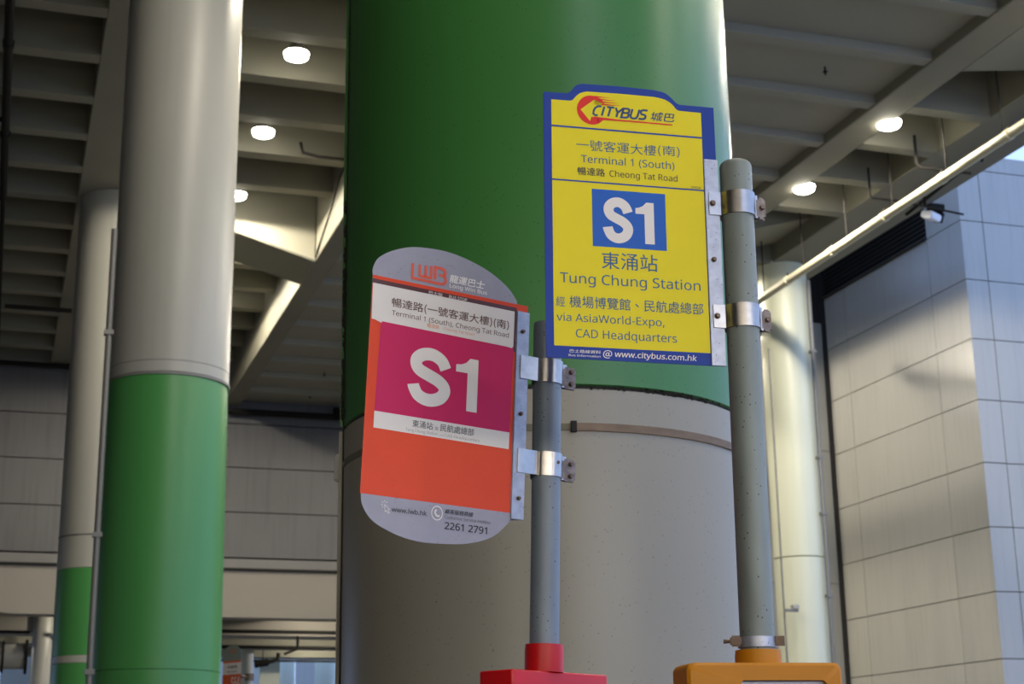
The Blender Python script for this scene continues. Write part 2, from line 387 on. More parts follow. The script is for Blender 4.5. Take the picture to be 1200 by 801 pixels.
# ================================================================== LAMPS
def make_lamp(x, y, z, label, top, k=1):
    e = empty('ceiling_lamp', (x, y, z), label, 'lamp', 'flood lamps under the deck')
    lathe('housing', [(.06, z+.34), (.10, z+.30), (.12, z+.12), (.22, z+.02), (.22, z-.0), (.20, z)], x, y, M['lamp'], e, 24)
    lathe('diffuser', [(.205, z-.002), (.19, z-.07), (.11, z-.11), (.01, z-.12)], x, y, M['glow'], e, 24)
    tube('mounting_rod', [(x, y, z+.3), (x, y, top)], .02, M['lamp'], e, 8)
    L = bpy.data.lights.new('lamp_light', 'SPOT'); L.energy = LAMP_POWER*4*k; L.color = LAMP_COLOR
    L.spot_size = math.radians(178); L.spot_blend = .12; L.shadow_soft_size = .12
    lo = bpy.data.objects.new('lamp_light', L); put(lo, e, Matrix.Translation((x, y, z-.15)))
    return e
lab = ['bright flood lamp by the upper right of the pale pillar, topmost of the left three', 'bright flood lamp in the middle of the left row of three', 'bright flood lamp just touching the pale pillar edge, lowest of the left three']
n = 0
for i, y in enumerate((23.86, 27.24, 30.63)): make_lamp(4.13, y, 13.34, lab[i], 14.4)
make_lamp(14.10, 24.95, 12.44, 'bright flood lamp beside the top of the yellow sign pole', 13.7)
make_lamp(14.05, 21.8, 12.44, 'bright flood lamp near the cream pipe, upper of the right pair', 13.7)
for y, wd in ((34.1, 'hidden beyond the first cross beam'), (37.5, 'farthest of the row'), (20.46, 'just above the picture, first before the three in view'), (13.7, 'second before the three in view'), (7.0, 'over the thick round pillar'), (.2, 'straight above the viewer'), (-6, 'behind the viewer')):
    make_lamp(4.13, y, 13.34, 'flood lamp of the left row, ' + wd, 14.4)
for y, wd in ((31.6, 'beyond the right cross beam'), (35.2, 'farthest of the row'), (16.6, 'just above the pair in view'), (12, 'second before the pair in view'), (5.4, 'level with the thick round pillar'), (-1.2, 'beside the viewer')):
    make_lamp(14.10, y, 12.44, 'flood lamp of the right row, ' + wd, 13.7)

for x, y, l in ((3.2, 53.5, 'added fill lamp under the low deck beyond the back wall, left'), (10.6, 53.5, 'added fill lamp under the low deck beyond the back wall, right'), (-4, 53.5, 'added fill lamp under the low deck beyond the back wall, far left'), (3.2, 48.3, 'added fill lamp just behind the back wall beam, left'), (9.6, 48.3, 'added fill lamp just behind the back wall beam, right'), (11.8, 60.0, 'added fill lamp near the distant pale columns')): make_lamp(x, y, 7.05, l, 7.5, .22)  # added lamps that brighten the low space beyond the back wall
# added shelter behind the viewer; its glowing front is fill light for the signs
sh = empty('added_shelter', (0, -4, 0), 'added shelter with a glowing front, fill light behind the viewer', 'shelter')
box('roof', -6.2, 6.2, -5.6, -3.4, 3.6, 3.7, M['lamp'], sh)
for x in (-6, -2, 2, 6): box('post', x-.05, x+.05, -5.4, -5.3, 0, 3.6, M['lamp'], sh)
box('fill_light_box', -6.2, 6.2, -3.52, -3.40, 2.95, 3.6, M['lamp'], sh)
box('fill_light_panel', -6.15, 6.15, -3.399, -3.39, 3.0, 3.55, M['fascia'], sh)

# ================================================================== PIPES
cp = empty('hanging_pipe', (14.85, 24, 11.4), 'long cream pipe hanging on rods under the deck edge at right', 'pipe')
def pp(y): return Vector((14.89+.021*(y-23.7), y, 11.4))
tube('pipe', [pp(9), pp(34)], .085, M['creampipe'], cp, 20)
for y in (15.6, 17.6, 19.6, 21.55, 23.5, 25.5, 27.4, 29.4, 31.3):
    tube('coupling', [pp(y-.05), pp(y+.05)], .097, M['creampipe'], cp, 20)
    box('clamp_lug', pp(y).x-.015, pp(y).x+.015, y-.02, y+.02, 11.49, 11.56, M['blackpipe'], cp)
for y in (18.0, 19.75, 21.4, 23.2, 24.9, 26.7, 28.5): tube('hanger_rod', [pp(y)+Vector((0, 0, .08)), pp(y)+Vector((0, 0, 2.3))], .014, M['blackpipe'], cp, 8)
lpipe = empty('thin_pipe', (15.95, 24, 12.3), 'thin dark pipe under the deck edge, just right of the cream pipe', 'pipe')
tube('pipe', [(15.9, 9, 12.3), (15.95, 20, 12.3), (16.6, 25.4, 12.3)], .035, M['blackpipe'], lpipe, 10)
for x, y in ((15.95, 20), (16.22, 22.3), (16.5, 24.6)): tube('nozzle', [(x, y, 12.42), (x, y, 12.16)], .03, M['blackpipe'], lpipe, 8)
def branch(pts, r, label, name='branch_pipe'):
    return tag(tube(name, pts, r, M['blackpipe'], None, 8), label, 'pipe')
branch([(15.0, 22.5, 12.6), (15.0, 22.5, 12.05), (15.05, 22.5, 12.0), (15.6, 22.5, 12.0), (16.1, 22.5, 12.0)], .028, 'bent dark pipe dropping from the second deep cell at right')
branch([(15.0, 24.1, 12.6), (15.0, 24.1, 12.05), (15.05, 24.1, 12.0), (15.6, 24.1, 12.0), (17.2, 24.4, 12.0)], .022, 'bent dark pipe dropping from the third deep cell at right')
branch([(13.6, 30, 11.5), (13.9, 31, 11.9), (15.2, 31.4, 11.9), (16.6, 31.6, 11.7)], .05, 'dark pipe bending over the pale pillar top')
branch([(13.3, 33, 12.42), (13.3, 33, 11.5), (14.4, 33.4, 11.7), (16.4, 33.6, 11.6)], .06, 'lower dark pipe bending behind the pale pillar top')
# floodlight under the right deck edge
fl = empty('floodlight', (17.0, 25.0, 12.3), 'small white floodlight under the deck edge beside the building', 'floodlight')
mt = Matrix.Translation((16.95, 25.05, 12.18)) @ Matrix.Rotation(.5, 4, 'Z') @ Matrix.Rotation(.35, 4, 'X')
bm = bmesh.new(); bm_box(bm, -.24, .16, -.12, .12, -.09, .05, mt); bmesh.ops.bevel(bm, geom=bm.edges[:], offset=.02, segments=2, affect='EDGES'); mesh_obj('head', bm, M['floodglass'], fl)
bm = bmesh.new(); bm_box(bm, .16, .26, -.1, .1, -.08, .12, mt); mesh_obj('driver_box', bm, M['blackpipe'], fl)
box('bracket', 16.86, 17.2, 24.98, 25.1, 12.28, 12.42, M['blackpipe'], fl)
# conduits
def conduit(pts, r, label, ys=()):
    e = empty('conduit', pts[-1], label, 'conduit'); tube('pipe', pts, r, M['lamp'], e, 10)
    for z in ys:
        for p in pts[:1]: box('pipe_clip', p[0]-r*1.4, p[0]+r*1.4, p[1]-r*1.3, p[1]+r*1.4, z-.03, z+.03, M['lamp'], e)
conduit([(1.095, 19.25, 8.35), (1.095, 19.25, 0)], .04, 'grey conduit running down the left side of the pale and green pillar', (7, 4.5, 2.9))
conduit([(16.3, 28.95, 12.0), (16.3, 28.95, 0)], .045, 'dark conduit running down the right side of the pale pillar', (10.4, 8.1, 6.9, 5.2))
conduit([(15.25, 28.95, 10.4), (15.25, 28.95, 0)], .02, 'thin conduit down the left side of the pale pillar')
e = empty('wall_bracket', (15.25, 28.85, 4.7), 'small bracket on the thin conduit beside the yellow sign pole', 'bracket')
box('arm', 15.2, 15.5, 28.8, 28.86, 4.84, 4.9, M['trim'], e); box('cap', 15.37, 15.5, 28.76, 28.9, 4.9, 4.98, M['pwhite'], e)
bp = empty('black_pipe', (-.42, 30, 13.0), 'black pipe running under the ribs along the left edge', 'pipe')
tube('pipe', [(-.43, 12, 13.08), (-.43, 31.5, 13.08)], .075, M['blackpipe'], bp, 12)
tube('pipe', [(-.43, 31.5, 13.08), (-.43, 45, 13.08)], .05, M['blackpipe'], bp, 12)
tube('branch', [(-.43, 27.4, 13.08), (-.62, 27.4, 13.08), (-.62, 25.5, 13.08)], .05, M['blackpipe'], bp, 10)
for y in (24.2, 28.0): tube('coupling', [(-.43, y, 13.08), (-.43, y+.16, 13.08)], .095, M['blackpipe'], bp, 12)
branch([(-.3, 39.05, 13.05), (1.3, 39.05, 13.05)], .06, 'short black pipe crossing the ribs beside the distant left pillar', 'cross_pipe')
bd = empty('wall_pipe', (10, 45.2, 12.2), 'black pipe along the top of the back wall right of the green pillar', 'pipe')
tube('pipe', [(6.1, 45.25, 12.18), (18, 45.25, 12.18)], .09, M['blackpipe'], bd, 12)
tube('feed_pipe', [(9.3, 45.2, 12.2), (9.3, 43.2, 12.28), (8.9, 37.5, 12.28)], .06, M['blackpipe'], bd, 10)
tube('elbow', [(9.3, 45.25, 12.1), (9.3, 45.25, 12.45)], .1, M['blackpipe'], bd, 10)
branch([(-21, 45.2, 13.2), (1.9, 45.2, 13.2)], .07, 'black pipe along the top of the back wall at far left', 'wall_pipe')
for i, (x, y) in enumerate(((12.06, 20.41), (8.05, 38.2), (8.2, 41.6), (8.3, 44.2))):
    lb = ('tiny sprinkler head hanging from the ceiling right of the thick pillar', 'upper of three tiny sprinkler heads left of the thick pillar', 'middle one of three tiny sprinkler heads left of the thick pillar', 'lowest of three tiny sprinkler heads left of the thick pillar')[i]
    e = empty('sprinkler', (x, y, 12.6), lb, 'sprinkler'); tube('stem', [(x, y, 12.62), (x, y, 12.44)], .014, M['blackpipe'], e, 8)
    lathe('deflector', [(.012, 12.50), (.04, 12.50), (.04, 12.49), (.012, 12.485)], x, y, M['blackpipe'], e, 12)
tag(tube('cable', [(5.93, 28.4, 13.3), (5.93, 28.9, 13.25), (5.95, 29.8, 12.9), (5.97, 31.3, 12.5), (5.97, 31.5, 12.42)], .018, M['blackpipe'], None, 6), 'thin cable running down the lit beam side', 'cable')
branch([(4.9, 27.6, 13.35), (4.95, 27.6, 13.15), (5.25, 27.6, 13.1), (5.9, 27.6, 13.1)], .03, 'small bent pipe under the ribs above the lit beam')
# far space pipes and duct
branch([(1.8, 49.6, 6.22), (19, 49.6, 6.22)], .06, 'upper thin black pipe beyond the back beam', 'far_pipe')
branch([(1.8, 54.6, 7.56), (1.8, 54.6, 6.16), (19, 54.6, 6.16), (19, 54.6, 7.56)], .06, 'middle thin black pipe beyond the back beam', 'far_pipe')
branch([(1.8, 60.9, 7.55), (1.8, 60.9, 6.18), (19, 60.9, 6.18), (19, 60.9, 7.55)], .045, 'lowest thin black pipe across the bright opening', 'far_pipe')
branch([(9.1, 49.6, 6.09), (9.1, 49.7, 5.72), (8.7, 49.8, 5.55)], .05, 'short black drop pipe beyond the back beam')
for x, y, z, l in ((8.3, 60.9, 6.1, 'dark pipe fitting at the left of the bright opening'),): 
    e = empty('pipe_fitting', (9.7, 60.66, 6.1), l, 'pipe fitting')
    tube('hanger_rod', [(9.8, 60.66, 6.1), (9.8, 60.66, 7.56)], .02, M['blackpipe'], e, 8); tube('body', [(9.5, 60.66, 6.02), (10.0, 60.66, 6.1)], .14, M['blackpipe'], e, 12); tube('elbow', [(10.0, 60.66, 6.1), (10.35, 60.66, 6.2), (10.4, 60.66, 6.45)], .08, M['blackpipe'], e, 10)
du = empty('duct', (.3, 50, 5.35), 'fat horizontal pipe at the bottom left under the pale beam', 'duct')
tube('pipe', [(-14, 49, 5.33), (.28, 49, 5.33)], .43, M['pwhite'], du, 28); tube('flange', [(.28, 49, 5.33), (.34, 49, 5.33)], .47, M['blackpipe'], du, 28)
tube('end_section', [(.34, 49, 5.33), (.92, 49, 5.33)], .36, M['pwhite'], du, 28); tube('flange', [(.92, 49, 5.33), (1.0, 49, 5.33)], .5, M['blackpipe'], du, 28)
branch([(-6, 47.6, 5.92), (1.0, 47.6, 5.92)], .045, 'black pipe above the fat horizontal pipe at bottom left', 'far_pipe')
branch([(.08, 47.6, 6.03), (.08, 47.6, 6.35), (-2, 47.6, 6.38)], .05, 'black pipe rising beside the pale beam at bottom left')

# ================================================================== SIGN LETTERING
def font(fn):
    try:
        import os
        p = os.path.join(bpy.utils.system_resource('DATAFILES', path='fonts'), fn)
        return bpy.data.fonts.load(p) if os.path.exists(p) else None
    except Exception: return None
F_INTER = font('NotoSansHebrew-Regular.woff2') or font('NotoSansHebrew-VariableFont_wdth,wght.woff2') or font('Inter.woff2'); F_NOTO = font('Noto Sans CJK Regular.woff2')
def text_mesh(body, fnt, bold=0, shear=0):
    cu = bpy.data.curves.new('lettering', 'FONT'); cu.body = body; cu.size = 1; cu.shear = shear; cu.resolution_u = 4
    if fnt: cu.font = fnt
    o = bpy.data.objects.new('lettering', cu); COL.objects.link(o)
    dg = bpy.context.evaluated_depsgraph_get(); dg.update(); me = bpy.data.meshes.new_from_object(o.evaluated_get(dg))
    bpy.data.objects.remove(o); bpy.data.curves.remove(cu); return me
CAP = {}
def caph(fnt):
    k = fnt.name if fnt else 'x'
    if k not in CAP:
        me = text_mesh('H', fnt); ys = [v.co.y for v in me.vertices]; CAP[k] = (min(ys), max(ys))
    return CAP[k]
def lettering(S, parent, body, u0, v, u1, h, m, fnt=None, bold=0, shear=0, full=False, d=.0019, name='lettering'):
    """flat print: ink from u0 to u1 mm, base line at v mm below the plate's top corner, capitals h mm high"""
    me = text_mesh(body, fnt, bold, shear)
    xs = [q.co.x for q in me.vertices]; ys = [q.co.y for q in me.vertices]
    y0, y1 = (min(ys), max(ys)) if full else caph(fnt)
    sx_ = (u1-u0)/(max(xs)-min(xs)); sy = h/(y1-y0); x0 = min(xs)
    for q in me.vertices:
        x, y = q.co.x, q.co.y
        q.co = ((u0+(x-x0)*sx_)/1000, -d, (-v+(y-y0)*sy)/1000)
    if bold:
        bm = bmesh.new(); w_ = bold*h/1000*.55
        for a in range(8):
            me2 = me.copy(); me2.transform(Matrix.Translation((math.cos(a*math.pi/4)*w_, -.000004*a, math.sin(a*math.pi/4)*w_*.8))); bm.from_mesh(me2); bpy.data.meshes.remove(me2)
        bm.to_mesh(me); bm.free()
    me.materials.clear(); me.materials.append(m)
    return put(bpy.data.objects.new(name, me), parent, S)
def panel(S, parent, poly, m, d=.0012, name='colour_panel'):
    bm = bmesh.new(); vs = [bm.verts.new((u/1000, -d, -v/1000)) for u, v in poly]; bm.faces.new(vs); bmesh.ops.triangulate(bm, faces=bm.faces[:])
    return mesh_obj(name, bm, m, parent, S)
def stroke(S, parent, paths, wd, m, d=.0019, name='logo'):
    bm = bmesh.new()
    for P in paths:
        P = [Vector((a, b)) for a, b in P]; L = []; R = []
        for i, p in enumerate(P):
            a = (p-P[i-1]).normalized() if i else None; b = (P[i+1]-p).normalized() if i < len(P)-1 else None
            t = ((a or b)+(b or a)).normalized(); nrm = Vector((-t.y, t.x)); c = nrm.dot(Vector((-(a or b).y, (a or b).x))); k = wd/2/max(c, .5)
            L.append(p+nrm*k); R.append(p-nrm*k)
        vl = [bm.verts.new((q.x/1000, -d, -q.y/1000)) for q in L]; vr = [bm.verts.new((q.x/1000, -d, -q.y/1000)) for q in R]
        for i in range(len(P)-1): bm.faces.new((vl[i], vl[i+1], vr[i+1], vr[i]))
    return mesh_obj(name, bm, m, parent, S)
def rect(u0, v0, u1, v1): return [(u0, v0), (u1, v0), (u1, v1), (u0, v1)]
def circ(cu_, cv, ru, rv=None, n=40, a0=0, a1=2*math.pi): return [(cu_+ru*math.cos(a0+(a1-a0)*i/n), cv+(rv or ru)*math.sin(a0+(a1-a0)*i/n)) for i in range(n)]
def plate(S, parent, outline, m, name='sign_plate'):
    bm = bmesh.new(); a = [bm.verts.new((u/1000, -.001, -v/1000)) for u, v in outline]; b = [bm.verts.new((u/1000, .0015, -v/1000)) for u, v in outline]
    n_ = len(a); fa = bm.faces.new(a); fb = bm.faces.new(b[::-1])
    for i in range(n_): bm.faces.new((a[i], b[i], b[(i+1) % n_], a[(i+1) % n_]))
    bmesh.ops.triangulate(bm, faces=[fa, fb]); return mesh_obj(name, bm, m, parent, S)
def bolt(S, parent, u, v, d, r=.0048, m=None):
    bm = bmesh.new(); n = 6; mt = Matrix.Translation((u/1000, -d, -v/1000)) @ Matrix.Rotation(math.pi/2, 4, 'X')
    bmesh.ops.create_cone(bm, cap_ends=True, segments=10, radius1=r*1.25, radius2=r*1.25, depth=.0015, matrix=mt)
    bmesh.ops.create_cone(bm, cap_ends=True, segments=n, radius1=r, radius2=r*.85, depth=.006, matrix=Matrix.Translation((u/1000, -d-.003, -v/1000)) @ Matrix.Rotation(math.pi/2, 4, 'X'))
    return mesh_obj('bolt', bm, m or M['bolt'], parent, S)
def strip(S, parent, u0, u1, v0, v1):
    bm = bmesh.new(); bm_box(bm, u0/1000, u1/1000, -.0045, -.0012, -v1/1000, -v0/1000); bmesh.ops.bevel(bm, geom=bm.edges[:], offset=.0008, segments=2, affect='EDGES')
    return mesh_obj('mounting_strip', bm, M['galv'], parent, S)
def clamp(S, parent, v0, v1, u_tab, cu_, cd_, r, u_end, lug, bolts, lugbolts):
    """steel saddle bent from one strip: flat tab on the mounting strip, half round over the pole, lug beyond"""
    th = 2.4
    # centre line of the bent strip in (u, -d) plan coordinates, mm, y negative towards the road
    ri = r*1000+.6; C_ = Vector((cu_*1000, cd_*1000)); path = [Vector((u_tab, -6.0))]
    a0 = math.radians(180+24); a1 = math.radians(360-10)
    path += [Vector((C_.x+ri*math.cos(a0)-6, -6.5)), ]
    for i in range(25):
        a = a0+(a1-a0)*i/24; path.append(C_+Vector((math.cos(a), math.sin(a)))*(ri+th/2))
    path += [Vector((C_.x+ri+5, C_.y-4.0)), Vector((lug, C_.y-4.0))]
    bm = bmesh.new(); rows_ = []
    for i, p in enumerate(path):
        a = path[max(i-1, 0)]; b = path[min(i+1, len(path)-1)]; t = (b-a).normalized(); nn = Vector((-t.y, t.x))*th/2
        rows_.append([bm.verts.new((q.x/1000, q.y/1000, -z/1000)) for q, z in ((p+nn, v0), (p-nn, v0), (p-nn, v1), (p+nn, v1))])
    for a, b in zip(rows_, rows_[1:]):
        for k in range(4): bm.faces.new((a[k], a[(k+1) % 4], b[(k+1) % 4], b[k]))
    bm.faces.new(rows_[0]); bm.faces.new(rows_[-1])
    c = mesh_obj('clamp', bm, M['steel'], parent, S, smooth=True)
    # rear half of the saddle with the weathered lug plate
    bm = bmesh.new(); rows_ = []
    path = [C_+Vector((math.cos(a), math.sin(a)))*(ri+th/2) for a in [math.radians(12+i*7.5) for i in range(22)]]
    path = [Vector((u_end, C_.y+1.0)), Vector((C_.x+ri+6, C_.y+1.0))] + path
    for i, p in enumerate(path):
        a = path[max(i-1, 0)]; b = path[min(i+1, len(path)-1)]; t = (b-a).normalized(); nn = Vector((-t.y, t.x))*th/2
        rows_.append([bm.verts.new((q.x/1000, q.y/1000, -z/1000)) for q, z in ((p+nn, v0+4), (p-nn, v0+4), (p-nn, v1+2), (p+nn, v1+2))])
    for a, b in zip(rows_, rows_[1:]):
        for k in range(4): bm.faces.new((a[k], a[(k+1) % 4], b[(k+1) % 4], b[k]))
    bm.faces.new(rows_[0]); bm.faces.new(rows_[-1]); mesh_obj('clamp_lug', bm, M['castlug'], parent, S, smooth=True)
    bm = bmesh.new(); bm_box(bm, (C_.x+ri+5)/1000, u_end/1000, (C_.y-5.5)/1000, (C_.y-.5)/1000, -(v1+2)/1000, -(v0+4)/1000)
    bmesh.ops.bevel(bm, geom=[e_ for e_ in bm.edges if abs(e_.verts[0].co.y-e_.verts[1].co.y) > .001], offset=.005, segments=3, affect='EDGES')
    mesh_obj('clamp_lug', bm, M['castlug'], parent, S)
    for u, v in bolts: bolt(S, c, u, v, .0072)
    for u, v in lugbolts: bolt(S, c, u, v, (-C_.y+5.5)/1000)
    return c
def sframe(Rr, O):
    return Matrix(((Rr[0][0], Rr[0][1], Rr[0][2], O[0]), (Rr[1][0], Rr[1][1], Rr[1][2], O[1]), (Rr[2][0], Rr[2][1], Rr[2][2], O[2]), (0, 0, 0, 1)))
def pole_in(S, a, b, v):          # where the pole's axis crosses height v of the sign, in sign coordinates
    Si = S.inverted(); a = Si @ Vector(a); b = Si @ Vector(b); t = (-v/1000-a.z)/(b.z-a.z); p = a+(b-a)*t; return p.x, p.y
def arc_open(pole): pass

# ================================================================== BUS STOP, pink and orange sign
S1 = sframe([[0.97439, -0.22025, 0.04542], [0.22084, 0.97527, -0.00844], [-0.04244, 0.01825, 0.99893]], (.64761, 2.8218, 2.5444))
st1 = empty('bus_stop', (1.0, 2.93, 0), 'bus stop on a red timetable box with the round-ended pink and orange S1 sign', 'bus stop')
P1a, P1b = Vector((1.0193, 2.9276, 1.86)), Vector((1.0377, 2.9215, 2.505))
dr = (P1b-P1a)/(P1b.z-P1a.z); foot = P1a-dr*1.86
R1 = .0288
def cappole(name, a, b, r, m, parent, dome):
    d = (b-a).normalized(); pts = [a, b-d*.012]; rr = [r, r]
    for t in ((.25, .5, .75, .95) if dome else (.7,)): pts.append(b-d*.012+d*(.012*math.sin(t*math.pi/2))); rr.append(r*math.cos(t*math.pi/2)**.6 if dome else r*.97)
    bm = bmesh.new(); tube_bm(bm, pts, rr, 48); return mesh_obj(name, bm, m, parent, smooth=True)
cappole('pole', foot, P1b, R1, M['polea'], st1, False)
top = smooth_pts([(-1, 0), (-1.2, -14), (10.2, -37), (43, -58.8), (91, -74.6), (166, -78.4), (244, -61), (297, -33.5), (322, -7.3)], 6)
bot = smooth_pts([(324, 441), (286.5, 475.5), (233, 495), (170, 502), (122.6, 502.5), (75, 494), (28, 474.5), (5.5, 448), (1, 426)], 6)
pl1 = plate(S1, st1, top+[(323, -.5), (349, -.5), (349, 15), (349, 436), (324, 437)]+bot, M['silver'])
# printed fields
panel(S1, pl1, rect(-1, 14, 322, 425.9), M['orange'], .0011)
panel(S1, pl1, [(-1, .2), (348.8, -.4), (348.8, 7.6), (-1, 7.4)], M['orange'], .0013)
panel(S1, pl1, rect(322, -.4, 348.8, 14), M['orange'], .0012)
panel(S1, pl1, rect(-1, 7.4, 322.4, 17), M['maroon'], .0013); panel(S1, pl1, rect(317.4, 12, 322, 100), M['maroon'], .0013)
panel(S1, pl1, [(0, 16.2), (317.4, 16.2), (316.8, 89), (314, 93.4), (302, 92.6), (301, 91.2), (24, 89.6), (23, 93), (9, 88.6), (1.5, 88)], M['label'], .0016, 'paper_label')
panel(S1, pl1, [(21.8, 89.6), (317.3, 90.2), (314.6, 266.6), (18.6, 266.4)], M['magenta'], .0014)
panel(S1, pl1, [(18.4, 266.4), (314.8, 266.6), (314.2, 300.2), (18.4, 298.8)], M['label'], .0015, 'white_band')
NB = .012
for body, u0, v, u1, h, m, f, bo, sh, full in (
    ('龍運巴士', 166, -16.8, 245.3, 16.5, 'white', F_NOTO, .05, .15, True), ('Long Win Bus', 166.5, -6.4, 251.6, 7.9, 'white', F_INTER, .05, 0, False),
    ('巴士站', 121.3, 16.2, 151.2, 7.0, 'label', F_NOTO, .02, 0, True), ('BUS STOP', 166.3, 15.6, 207, 5.6, 'label', F_INTER, .03, 0, False),
    ('暢達路(一號客運大樓)(南)', 42.4, 58.6, 304.8, 20.5, 'brown', F_NOTO, .022, 0, True),
    ('Terminal 1 (South), Cheong Tat Road', 43.3, 73.3, 305.4, 9.6, 'brown', F_INTER, .012, 0, False),
    ('暢達路', 120.8, 84.2, 147.5, 8.4, 'orangeink', F_NOTO, .02, 0, True), ('Cheong Tat Road', 156.4, 83.4, 225.9, 5.6, 'orangeink', F_INTER, .01, 0, False),
    ('東涌站', 99.7, 286, 143.6, 14.2, 'greyink', F_NOTO, .02, 0, True), ('及', 148.5, 285.4, 155.3, 6.1, 'greyink', F_NOTO, .01, 0, True), ('民航處總部', 160.2, 285.4, 234.4, 14.6, 'greyink', F_NOTO, .018, 0, True),
    ('Tung Chung Station', 85.9, 295.2, 155, 5.6, 'palegreyink', F_NOTO, 0, 0, False), ('and', 158.5, 295.2, 168, 3.4, 'palegreyink', F_NOTO, 0, 0, False), ('CAD Headquarters', 170.5, 295.4, 247.4, 5.6, 'palegreyink', F_NOTO, 0, 0, False),
    ('www.lwb.hk', 65.6, 452.6, 139.3, 8.6, 'blackink', F_INTER, .03, 0, False), ('顧客服務熱線', 177.9, 443.6, 240, 9.2, 'blackink', F_NOTO, .02, .15, True),
    ('Customer Service Hotline', 177.9, 453.2, 278.3, 6.2, 'greyink', F_INTER, .01, 0, False), ('2261 2791', 178.9, 473.2, 271.6, 13.2, 'blackink', F_INTER, .06, 0, False)):
    lettering(S1, pl1, body, u0, v, u1, h, M[m], f, bo, sh, full)
def big_s(u0, u1, v0, v1, wd):
    # an S as one thick stroke; knots in a unit box (x right, y down), ends cut square
    k = [(.90, .285), (.80, .13), (.62, .035), (.44, .015), (.25, .06), (.125, .16), (.12, .28), (.22, .385), (.45, .465), (.70, .55), (.86, .66), (.885, .78), (.78, .91), (.58, .985), (.38, .985), (.19, .91), (.085, .77), (.06, .70)]
    a = wd/2; pts = [(u0+a+(x-.06)/.83*(u1-u0-2*a), v0+a+(y-.015)/.97*(v1-v0-2*a)) for x, y in k]
    return smooth_pts(pts, 5)
def big_one(u0, u1, v0, v1, wd):
    h = v1-v0; w_ = u1-u0
    return [(u1-wd, v1), (u1, v1), (u1, v0), (u1-wd*.78, v0), (u1-wd*1.15, v0+h*.09), (u1-wd*1.6, v0+h*.135), (u0, v0+h*.15), (u0, v0+h*.285), (u1-wd, v0+h*.285)]
stroke(S1, pl1, [big_s(84.5, 178, 125, 240.5, 25)], 25, M['label'], .0018, 'route_letter')
panel(S1, pl1, big_one(189, 238.5, 131.5, 238, 23.5), M['label'], .0018, 'route_number')
# red line logo of three joined letters
stroke(S1, pl1, [[(82.8, -39.5), (83.6, -9.6), (149, -9.2), (155.5, -12), (157.4, -18), (155.5, -24.5), (151, -26.8), (142, -27)],
                 [(151, -26.8), (155, -29.5), (155.6, -34), (153.5, -39), (147, -41), (133.2, -41.4), (133.4, -16.2)],
                 [(98.6, -40), (99.2, -19.6), (102.5, -16.8), (124.4, -17.2), (124.0, -42)], [(112.0, -40.5), (112.2, -17)]], 5.6, M['redlogo'])
# cursor and telephone marks
stroke(S1, pl1, [[(50.5, 441.5), (52, 455), (55, 452), (58.6, 457), (61.4, 455.4), (57.8, 450.6), (61.6, 449.4), (50.5, 441.5)],
                 [(47.5, 438.6), (44.8, 436.4)], [(46.5, 442), (43, 442.4)], [(50.2, 437), (50, 433.6)], [(53.4, 438), (55.6, 435.6)], [(47.6, 445), (45.4, 447.4)]], 1.1, M['label'], name='cursor_mark')
stroke(S1, pl1, [circ(161.3, 444.8, 11.6, 13.0, 40)+[(172.9, 444.8)]], 2.0, M['label'], name='telephone_mark')
stroke(S1, pl1, [[(157.2, 440), (157.2, 445), (160, 449.4), (165.4, 451)]], 3.2, M['label'], name='telephone_mark')
stroke(S1, pl1, [[(157.6, 438), (159.6, 441.4)], [(164, 449), (167, 450.6)]], 3.4, M['label'], name='telephone_mark')
sp1 = strip(S1, st1, 322.8, 351.6, 14, 437)
for v, u in ((56, 336), (226, 337), (396, 338)): bolt(S1, sp1, u, v, .005, .0036)
for v0, v1, ex in ((105, 153, ()), (296, 344, ((424, 316),))):
    pu, pd = pole_in(S1, P1a, P1b, (v0+v1)/2)
    c = clamp(S1, st1, v0, v1, 332.5, pu, pd, R1, pu*1000+66, pu*1000+44, (), ((pu*1000+54, v0+14), (pu*1000+54, v1-9)))
    for u, v in ex: bolt(S1, c, u-6, v, -pd+.026, .0042)
# red socket and box
def local_box(name, cx, cy, yaw, w_, d_, z0, z1, m, parent, vert_r, edge_r):
    mt = Matrix.Translation((cx, cy, 0)) @ Matrix.Rotation(yaw, 4, 'Z'); bm = bmesh.new(); bm_box(bm, -w_/2, w_/2, -d_/2, d_/2, z0, z1)
    ve = [e_ for e_ in bm.edges if abs(e_.verts[0].co.z-e_.verts[1].co.z) > .01]
    if vert_r: bmesh.ops.bevel(bm, geom=ve, offset=vert_r, segments=6, affect='EDGES', profile=.5)
    if edge_r:
        he = [e_ for e_ in bm.edges if abs(e_.verts[0].co.z-e_.verts[1].co.z) < 1e-5 and len(e_.link_faces) == 2 and abs(e_.calc_face_angle(0)) > .8]
        bmesh.ops.bevel(bm, geom=he, offset=edge_r, segments=4, affect='EDGES', profile=.5)
    return mesh_obj(name, bm, m, parent, mt, smooth=True)
ax = lambda z: foot+dr*z
cappole('socket', ax(1.803), ax(1.857), .038, M['redbox'], st1, False)
b1 = local_box('timetable_box', 1.026, 2.947, math.radians(31), .29, .085, 1.12, 1.803, M['redbox'], st1, .006, .004)
mt = Matrix.Translation((1.026, 2.947, 0)) @ Matrix.Rotation(math.radians(31), 4, 'Z')
bm = bmesh.new(); bm_box(bm, -.115, .115, -.046, -.0415, 1.16, 1.755); mesh_obj('window', bm, M['paper'], b1, mt)
tube('foot_plate', [foot, foot+Vector((0, 0, .02))], .12, M['trim'], st1, 24)

